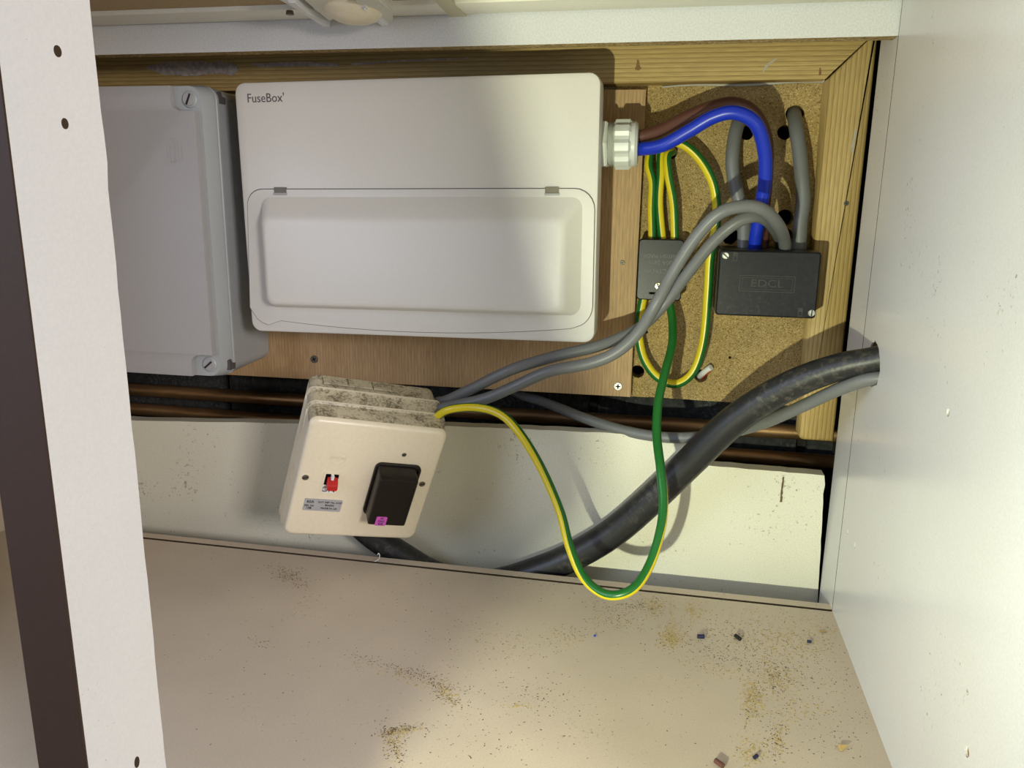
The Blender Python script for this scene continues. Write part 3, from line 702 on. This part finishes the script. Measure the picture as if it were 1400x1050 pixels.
loft('lid', [ring(0.0125, w_ + .0015, h_ + .0025, .003), ring(0.0015, w_ + .001, h_ + .001, .003), ring(0.0004, w_ - .0005, h_ - .0005, .0025), ring(0.0, w_ - .002, h_ - .002, .002)], M['black'], jb2, smooth=20)
def BJ(x, y): p = BBk.px(x, y); return (p.x, p.z)
for x, y, an in ((992, 349.5, -40), (1109.5, 428, 88)):
    u, v = BJ(x, y); screw(u, v, 0.0, 0.0031, M['steel'], jb2, an)['label'] = 'bright slotted screw'
for x, y in ((1005.5, 351), (1094, 427)):
    u, v = BJ(x, y); plate('latch', rrect(u - .002, v - .004, u + .002, v + .004, .0004, 2), [rrect(u - .0012, v - .003, u + .0012, v + .0005, .0003, 2)], -0.0006, .001, [M['emboss']], jb2)
u0, v0 = BJ(1010, 398); u1, v1 = BJ(1088, 378)
plate('embossed_frame', rrect(u0, v0, u1, v1, .0005, 2), [rrect(u0 + .0006, v0 + .0006, u1 - .0006, v1 - .0006, .0004, 2)], -0.0003, .0003, [M['emboss']], jb2)
um, vm = (u0 + u1) / 2, (v0 + v1) / 2
plate('embossed_frame', rrect(u0 + .0022, v0 + .002, u1 - .0022, v1 - .002, .0005, 2), [rrect(u0 + .0026, v0 + .0024, u1 - .0026, v1 - .0024, .0004, 2)], -0.0003, .0003, [M['emboss']], jb2)
text('embossed_lettering', 'EDCL', .0095, um, vm, 0.0, M['emboss'], jb2, 0, depth=.0001, sx=1.25)

# ================================================================== CABLES
cable('blue_cable', [(855, 205, .7565), (872, 204, .752), (905, 199, .742), (942, 179, .735), (975, 160, .730), (1005, 154, .728), (1033, 169, .732), (1045, 205, .742), (1046, 245, .752), (1040, 285, .762), (1033, 325, .773), (1031, 348, .778)], 0.0060, M['blue'],
      'glossy bright blue insulated cable arching from the gland into the large black box')
cable('brown_cable', [(855, 188, .7575), (872, 187, .757), (900, 180, .760), (940, 160, .765), (975, 146, .768), (1005, 142, .772), (1032, 156, .778), (1047, 190, .782), (1048, 235, .784), (1044, 290, .790), (1042, 348, .794)], 0.0060, M['brown'],
      'dull brown insulated cable running behind the blue one from the gland')
cable('grey_cable', [(1013, 150, .84), (1012, 160, .812), (1006, 180, .799), (1002, 205, .794), (1002, 235, .793), (1009, 268, .793), (1017, 295, .793), (1017, 348, .79)], 0.0064, M['grey_cable'],
      'grey sheathed cable dropping behind the blue arch into the large black box')
cable('grey_cable', [(1087, 148, .85), (1086, 156, .818), (1088, 172, .800), (1093, 205, .793), (1096, 240, .790), (1098, 275, .789), (1094, 305, .788), (1092, 350, .787)], 0.0066, M['grey_cable'],
      'grey sheathed cable from a drilled hole beside the pine batten down to the black box')
cable('grey_cable', [(598, 550, .733), (612, 547, .729), (650, 529, .718), (700, 505, .712), (760, 487, .718), (815, 474, .722), (850, 461, .730), (880, 444, .738), (908, 416, .742), (940, 374, .732), (974, 332, .722), (1004, 306, .716), (1030, 296, .718), (1048, 301, .732), (1061, 316, .765), (1067, 331, .794), (1069, 350, .800)], 0.0053, M['grey_cable'],
      'upper grey cable leaving the cream switch box, crossing behind its twin')
cable('grey_cable', [(598, 561, .716), (613, 556, .713), (660, 546, .711), (700, 530, .710), (750, 508, .706), (805, 497, .704), (842, 482, .704), (872, 455, .706), (897, 415, .710), (919, 374, .702), (950, 326, .694), (983, 292, .688), (1018, 282, .690), (1045, 288, .697), (1064, 308, .718), (1072, 328, .752), (1074, 350, .773)], 0.0054, M['grey_cable'],
      'lower grey cable leaving the cream switch box, looping over in front of its twin')
GY = [M['green'], M['yellow']]
grp = None
cable('earth_wire', [(893, 203, .808), (890, 207, .802), (888, 214, .797), (887, 228, .794), (892, 250, .793), (891, 285, .793), (892, 335, .793)], .0040, GY, 'leftmost of three short green and yellow earth wires above the small black block', 'wire', stripe=lambda t: 55)
cable('earth_wire', [(917, 200, .824), (910, 202, .803), (904, 212, .797), (903, 240, .793), (901, 280, .793), (906, 335, .793)], .0040, GY, 'middle of three short green and yellow earth wires above the small black block', 'wire', stripe=lambda t: -45)
cable('earth_wire', [(922, 208, .824), (918, 208, .803), (912, 215, .793), (914, 240, .791), (921, 280, .791), (923, 335, .793)], .0040, GY, 'rightmost of three short green and yellow earth wires above the small black block', 'wire', stripe=lambda t: 55)
cable('earth_wire', [(874, 202, .788), (893, 197, .789), (915, 193, .788), (938, 200, .786), (960, 222, .786), (976, 255, .786), (980, 300, .789), (971, 352, .792), (968, 400, .793), (962, 465, .793), (948, 508, .793), (924, 525, .792), (898, 515, .793), (880, 490, .793), (873, 458, .794), (874, 435, .795), (880, 403, .796)], .0043, GY,
      'long green and yellow earth wire looping down the chipboard around the small black block', 'wire', stripe=lambda t: 52)
def st(t):
    ks = [(0, 0), (.12, -15), (.25, 25), (.42, 55), (.55, 65), (.62, 90), (.72, 140), (.8, 165), (1, 170)]
    for (a, b), (c, d) in zip(ks, ks[1:]):
        if t <= c: return b + (d - b) * (t - a) / (c - a)
    return 170
cable('earth_wire', [(596, 570, .702), (614, 560, .698), (650, 557, .697), (685, 567, .690), (712, 594, .680), (740, 640, .670), (765, 697, .655), (778, 745, .640), (795, 785, .625), (818, 808, .612), (842, 814, .606), (868, 803, .610), (888, 773, .625), (902, 730, .640), (907, 690, .655), (903, 640, .672), (898, 595, .695), (900, 550, .715), (909, 510, .735), (919, 470, .758), (919, 435, .778), (913, 403, .792)], .0041, GY,
      'green earth wire hanging in a deep loop from the cream switch box', 'wire', stripe=st, seg=24)
def RG(t):
    ks = [(0, .0102), (.13, .0104), (.24, .0122), (.36, .0138), (.5, .0146), (.65, .0146), (1, .0134)]
    for (a, b), (c, d) in zip(ks, ks[1:]):
        if t <= c: return b + (d - b) * (t - a) / (c - a)
    return .0134
cable('armoured_cable', [(1290, 470, .640), (1240, 480, .646), (1199, 491, .654), (1150, 501, .664), (1095, 520, .676), (1045, 546, .688), (995, 582, .700), (945, 630, .712), (890, 683, .722), (835, 730, .730), (780, 762, .735), (730, 782, .736), (680, 796, .736), (635, 797, .736), (590, 783, .735), (548, 758, .735), (510, 733, .735), (482, 708, .737)], RG, M['rubber'],
      'thick dusty black cable sweeping from the side panel down behind the base', seg=20)
cable('grey_cable', [(1250, 516, .640), (1194, 517.5, .650), (1150, 531, .664), (1095, 556, .690), (1045, 578, .715), (995, 592, .738), (945, 598, .750), (900, 597, .756), (850, 588, .766), (800, 572, .778), (762, 557, .798), (736, 547, .822), (712, 540, .840), (690, 528, .846), (670, 518, .846)], .0054, M['grey_cable'],
      'dull grey cable emerging under the thick black one and passing behind the plywood')
# snipped cable end in the lower chipboard hole
cable('wire_offcut', [(955, 516, .83), (960, 511, .812), (966, 506, .806), (972, 502, .803)], .0030, M['white'], 'white-sleeved wire stub poking out of a chipboard hole', 'wire')
cable('wire_offcut', [(960, 517, .83), (964, 512, .811), (970, 507, .805)], .0016, M['red'], 'tiny red wire stub poking out of the same chipboard hole', 'wire')

# ================================================================== FRAME OF THE UNIT ABOVE
zt = 0.5098
dw = empty('drawer', (-0.2, 0.60, zt), 'underside of a drawer with white frame and brown base, above the back rail', 'drawer')
def rel(p): return Vector(p) - Vector((-0.2, 0.60, zt))
def dbox(name, a, b, m_, bev=.001): return box(name, rel(a), rel(b), m_, dw, bev)
yb0 = 0.6605
dbox('frame_rail', (XL + .004, yb0, zt), (XR - .003, 0.6975, zt + .03), M['ivory'], .002)
dbox('base_board', (XL + .004, 0.36, zt + 0.004), (XR - .003, yb0 - .0004, zt + .012), M['hardboard'], 0)
def tzp(x, y, z=0.0): return atZ(x, y, zt - z) - Vector((-0.2, 0.60, zt))
def prismz(name, pts, z0, z1, m_, parent, bev=0.0):
    vs = [tzp(x, y, 0) for x, y in pts]; nn = len(vs)
    bm = bmesh.new(); lo = [bm.verts.new((p.x, p.y, -z0)) for p in vs]; hi = [bm.verts.new((p.x, p.y, -z1)) for p in vs]
    bm.faces.new(lo); bm.faces.new(hi[::-1])
    for i in range(nn): bm.faces.new((lo[i], lo[(i + 1) % nn], hi[(i + 1) % nn], hi[i]))
    bmesh.ops.recalc_face_normals(bm, faces=bm.faces[:])
    if bev: bmesh.ops.bevel(bm, geom=bm.edges[:], offset=bev, segments=2, affect='EDGES')
    return from_bm(name, bm, m_, parent, 35 if bev else 0)
# left runner
ru = prismz('runner', [(373, -8), (402, 8), (428, 25), (436, 31), (447, 30), (450, 26), (420, 8), (404, -8)], -.012, 0.002, M['white'], dw, .001)
prismz('runner_lip', [(404, -8), (422, 8), (452, 26), (446, 31), (440, 26), (412, 8), (392, -8)], 0.0, 0.006, M['white'], ru, .001)
ru2 = prismz('runner', [(412, -8), (432, 10), (449, 24), (456, 22), (450, 10), (450, -8)], -.012, 0.003, M['ivory'], dw, .001)
# rounded clip and screwed bracket
p_ = tzp(484, 10)
bm = bmesh.new(); bmesh.ops.create_uvsphere(bm, u_segments=20, v_segments=10, radius=1.0)
for v_ in bm.verts: v_.co = Vector((p_.x + v_.co.x * .0235, p_.y - .002 + v_.co.y * .032, -.001 + v_.co.z * .012))
clip = from_bm('rounded_clip', bm, M['cream'], dw, 60)
br = prismz('bracket', [(484, -10), (494, 10), (505, 22), (525, 33), (537, 26), (537, 8), (515, -10)], -.010, 0.004, M['ivory'], dw, .001)
prismz('bracket_rib', [(493, 0), (520, 24), (530, 29), (534, 26), (505, 4), (498, -2)], 0.0, 0.007, M['white'], br, .0012)
for x, y in ((396, 12), (494, 7)):
    p_ = tzp(x, y)
    bm = bmesh.new(); bmesh.ops.create_cone(bm, cap_ends=True, segments=16, radius1=.0034, radius2=.0028, depth=.003)
    for v_ in bm.verts: v_.co = v_.co + Vector((p_.x, p_.y, -.0062 if x > 450 else -.003))
    from_bm('screw', bm, M['steel_dk'], dw, 30)
prismz('tape_strip', [(586, -8), (607, 12), (616, 24), (641, 23), (624, 8), (612, -8)], -.001, 0.0012, M['tape'], dw)

# ================================================================== LITTER ON THE BASE
def crumb(name, x, y, L, r, ang, m_, label, cat='offcut', group=None):
    p = atZ(x, y, 0.0); c, s = math.cos(R(ang)), math.sin(R(ang)); d = Vector((c, s, 0)) * L / 2; z = Vector((0, 0, r + .0002))
    t_ = tube_mesh(name, [p - d + z, p + z, p + d + z], r, [m_], 10, sub=2); return tag(t_, label, cat, group)
M['navy'] = mat('navy_plastic', (0.012, 0.012, 0.05), .4)
crumb('sheath_offcut', 958, 873, .0058, .0018, 8, M['navy'], 'tiny dark blue cut cable sleeve on the dusty base, near a sawdust heap')
crumb('sheath_offcut', 1008.5, 874, .0062, .0017, -55, M['ink_dark'], 'tiny black cut cable sleeve on the dusty base, lying diagonally')
crumb('sheath_offcut', 1106, 879, .0034, .0012, -5, M['navy'], 'smallest dark blue cable crumb near the right side panel')
crumb('sheath_offcut', 1033, 1037, .0034, .0013, 50, M['navy'], 'dark blue cable crumb in the sawdust trail at the front')
crumb('sheath_offcut', 983, 1047, .0066, .0018, -45, M['brown'], 'brown cut cable sleeve at the front of the dusty base')
crumb('sheath_offcut', 813, 870.5, .0016, .0008, 10, M['blue'], 'bright blue speck of sleeve on the dusty base', 'offcut')
tag(mesh('wood_chip', [atZ(1120, 861, .001), atZ(1131, 863, .0006), atZ(1130, 865, .0005), atZ(1121, 864, .0006), atZ(1120, 861, .0002), atZ(1131, 863, .0001), atZ(1130, 865, .0001), atZ(1121, 864, .0001)], [(0, 1, 2, 3), (4, 7, 6, 5), (0, 4, 5, 1), (1, 5, 6, 2), (2, 6, 7, 3), (3, 7, 4, 0)], M['pine_x']), 'pale sliver of wood on the base close to the side panel', 'wood chip')
tag(mesh('wood_chip', [atZ(1146, 1018, .003), atZ(1160, 1018, .0026), atZ(1150, 1028, .0005), atZ(1147, 1024, .001), atZ(1146, 1018, .0022), atZ(1160, 1018, .0016), atZ(1150, 1028, .0001), atZ(1147, 1024, .0001)], [(0, 1, 2, 3), (4, 7, 6, 5), (0, 4, 5, 1), (1, 5, 6, 2), (2, 6, 7, 3), (3, 7, 4, 0)], M['pine_x']), 'bent orange-brown wood splinter at the front right of the base', 'wood chip')
p = atZ(516, 768, 0)
tag(tube_mesh('staple', [p + Vector(v) * .001 for v in ((-3, -1, .5), (-1, 0, 1), (1.5, 1, 3), (2.2, 1, 7), (1, 1, 9), (0, 1, 7))], .0004, [M['white']], 6, sub=3), 'small curled white thread at the rear of the base under the switch box', 'thread')
def dust(name, clusters, m_, label, seed, smax, mul=1.9):
    random.seed(seed); vs, fs = [], []
    for x, y, sx, sy, n_, ang in clusters:
        for _ in range(int(n_ * mul)):
            a, b = random.gauss(0, sx), random.gauss(0, sy); c, s = math.cos(R(ang)), math.sin(R(ang))
            qx, qy = x + a * c - b * s, y + a * s + b * c
            if qy < 745: continue
            p = atZ(qx, qy, 0)
            if p.x > XR - .002 or p.y > .709 or p.y < .26 or (g0 - .001 < p.y < g1 + .001): continue
            L = random.uniform(.25, 1) ** 1.6 * smax; w = L * random.uniform(.25, .7); t = random.uniform(0, math.pi)
            h = L * random.uniform(.2, .45); k = len(vs)
            ca_, sa = math.cos(t), math.sin(t)
            for u_, v_ in ((-L, -w), (L, -w * .6), (L * .8, w), (-L * .9, w)): vs.append((p.x + u_ * ca_ - v_ * sa, p.y + u_ * sa + v_ * ca_, 0.00002))
            vs.append((p.x, p.y, h)); fs += [(k, k + 1, k + 4), (k + 1, k + 2, k + 4), (k + 2, k + 3, k + 4), (k + 3, k, k + 4)]
    o = mesh(name, vs, fs, m_); tag(o, label, 'dust', kind='stuff'); return o
cl_gold = [(917, 872, 9, 8, 260, 0), (950, 835, 8, 8, 150, 80), (893, 828, 9, 7, 110, 0), (918, 845, 3, 20, 60, 0), (1030, 960, 8, 16, 200, 10), (1024, 943, 5, 8, 60, 0), (1055, 880, 35, 12, 220, 10), (1060, 925, 14, 9, 120, 30),
           (1063, 1008, 5, 14, 60, 0), (1028, 1030, 10, 12, 120, 0), (985, 915, 30, 5, 60, 12), (1110, 870, 25, 18, 120, 20), (1090, 850, 50, 12, 160, 5), (845, 850, 25, 10, 60, 0), (780, 870, 20, 8, 40, 0), (1080, 960, 20, 30, 90, 0), (1120, 960, 25, 40, 60, 60),
           (550, 925, 40, 5, 70, 20), (610, 945, 14, 6, 60, 50), (395, 790, 14, 5, 60, 25), (545, 1000, 16, 3, 70, -8), (538, 1020, 8, 16, 60, -20), (710, 965, 12, 2, 30, 0), (650, 880, 40, 18, 60, 0)]
cl_dark = [(395, 789, 16, 5, 190, 25), (402, 785, 8, 3, 70, -20), (560, 920, 45, 4, 190, 17), (605, 945, 18, 6, 160, 45), (545, 998, 15, 3, 130, -8), (540, 1018, 8, 16, 110, -20), (860, 830, 22, 4, 110, 0), (850, 848, 25, 9, 110, 0), (917, 873, 10, 8, 110, 0), (893, 828, 11, 8, 80, 0),
           (775, 868, 16, 7, 50, 0), (690, 880, 60, 28, 120, 0), (480, 800, 70, 22, 70, 10), (700, 960, 60, 40, 80, 0), (1060, 880, 70, 24, 420, 6), (1025, 905, 50, 9, 200, 12), (1060, 930, 12, 12, 160, 40), (1030, 955, 7, 20, 130, 10), (1100, 950, 30, 50, 160, 60),
           (1062, 1010, 9, 16, 90, 0), (985, 880, 60, 18, 150, 0), (1000, 800, 60, 4, 50, 7), (800, 810, 120, 14, 110, 8), (730, 950, 30, 12, 60, 0), (880, 990, 140, 40, 80, 0), (420, 920, 90, 60, 60, 0), (260, 850, 60, 40, 30, 0), (360, 880, 14, 4, 26, 15), (1150, 1000, 20, 45, 80, 60), (650, 1010, 50, 20, 50, 0)]
dust('sawdust', cl_gold, M['sawdust'], 'scattered golden sawdust on the base panel', 21, .00115)
dust('grit', cl_dark, M['grit'], 'scattered fine dark grit on the base panel', 22, .0008)
random.seed(5)
for names, g in ((('earth_wire', 'earth_wire.001', 'earth_wire.002'), 'short earth wires above the small black block'),
                 (('grey_cable.002', 'grey_cable.003'), 'twin grey cables of the switch box'),
                 (('grey_cable', 'grey_cable.001'), 'grey cables dropping into the large black box'),
                 (('copper_pipe', 'copper_pipe.001'), 'copper pipes behind the upstand'),
                 (('pine_batten', 'pine_batten.001'), 'mitred pine battens'),
                 (('junction_box', 'junction_box.001'), 'black junction boxes'),
                 (('wood_chip', 'wood_chip.001'), 'wood chips on the base'),
                 (('sheath_offcut', 'sheath_offcut.001', 'sheath_offcut.002', 'sheath_offcut.003', 'sheath_offcut.004', 'sheath_offcut.005'), 'cut cable sleeves on the base')):
    for n_ in names:
        if n_ in bpy.data.objects: bpy.data.objects[n_]['group'] = g
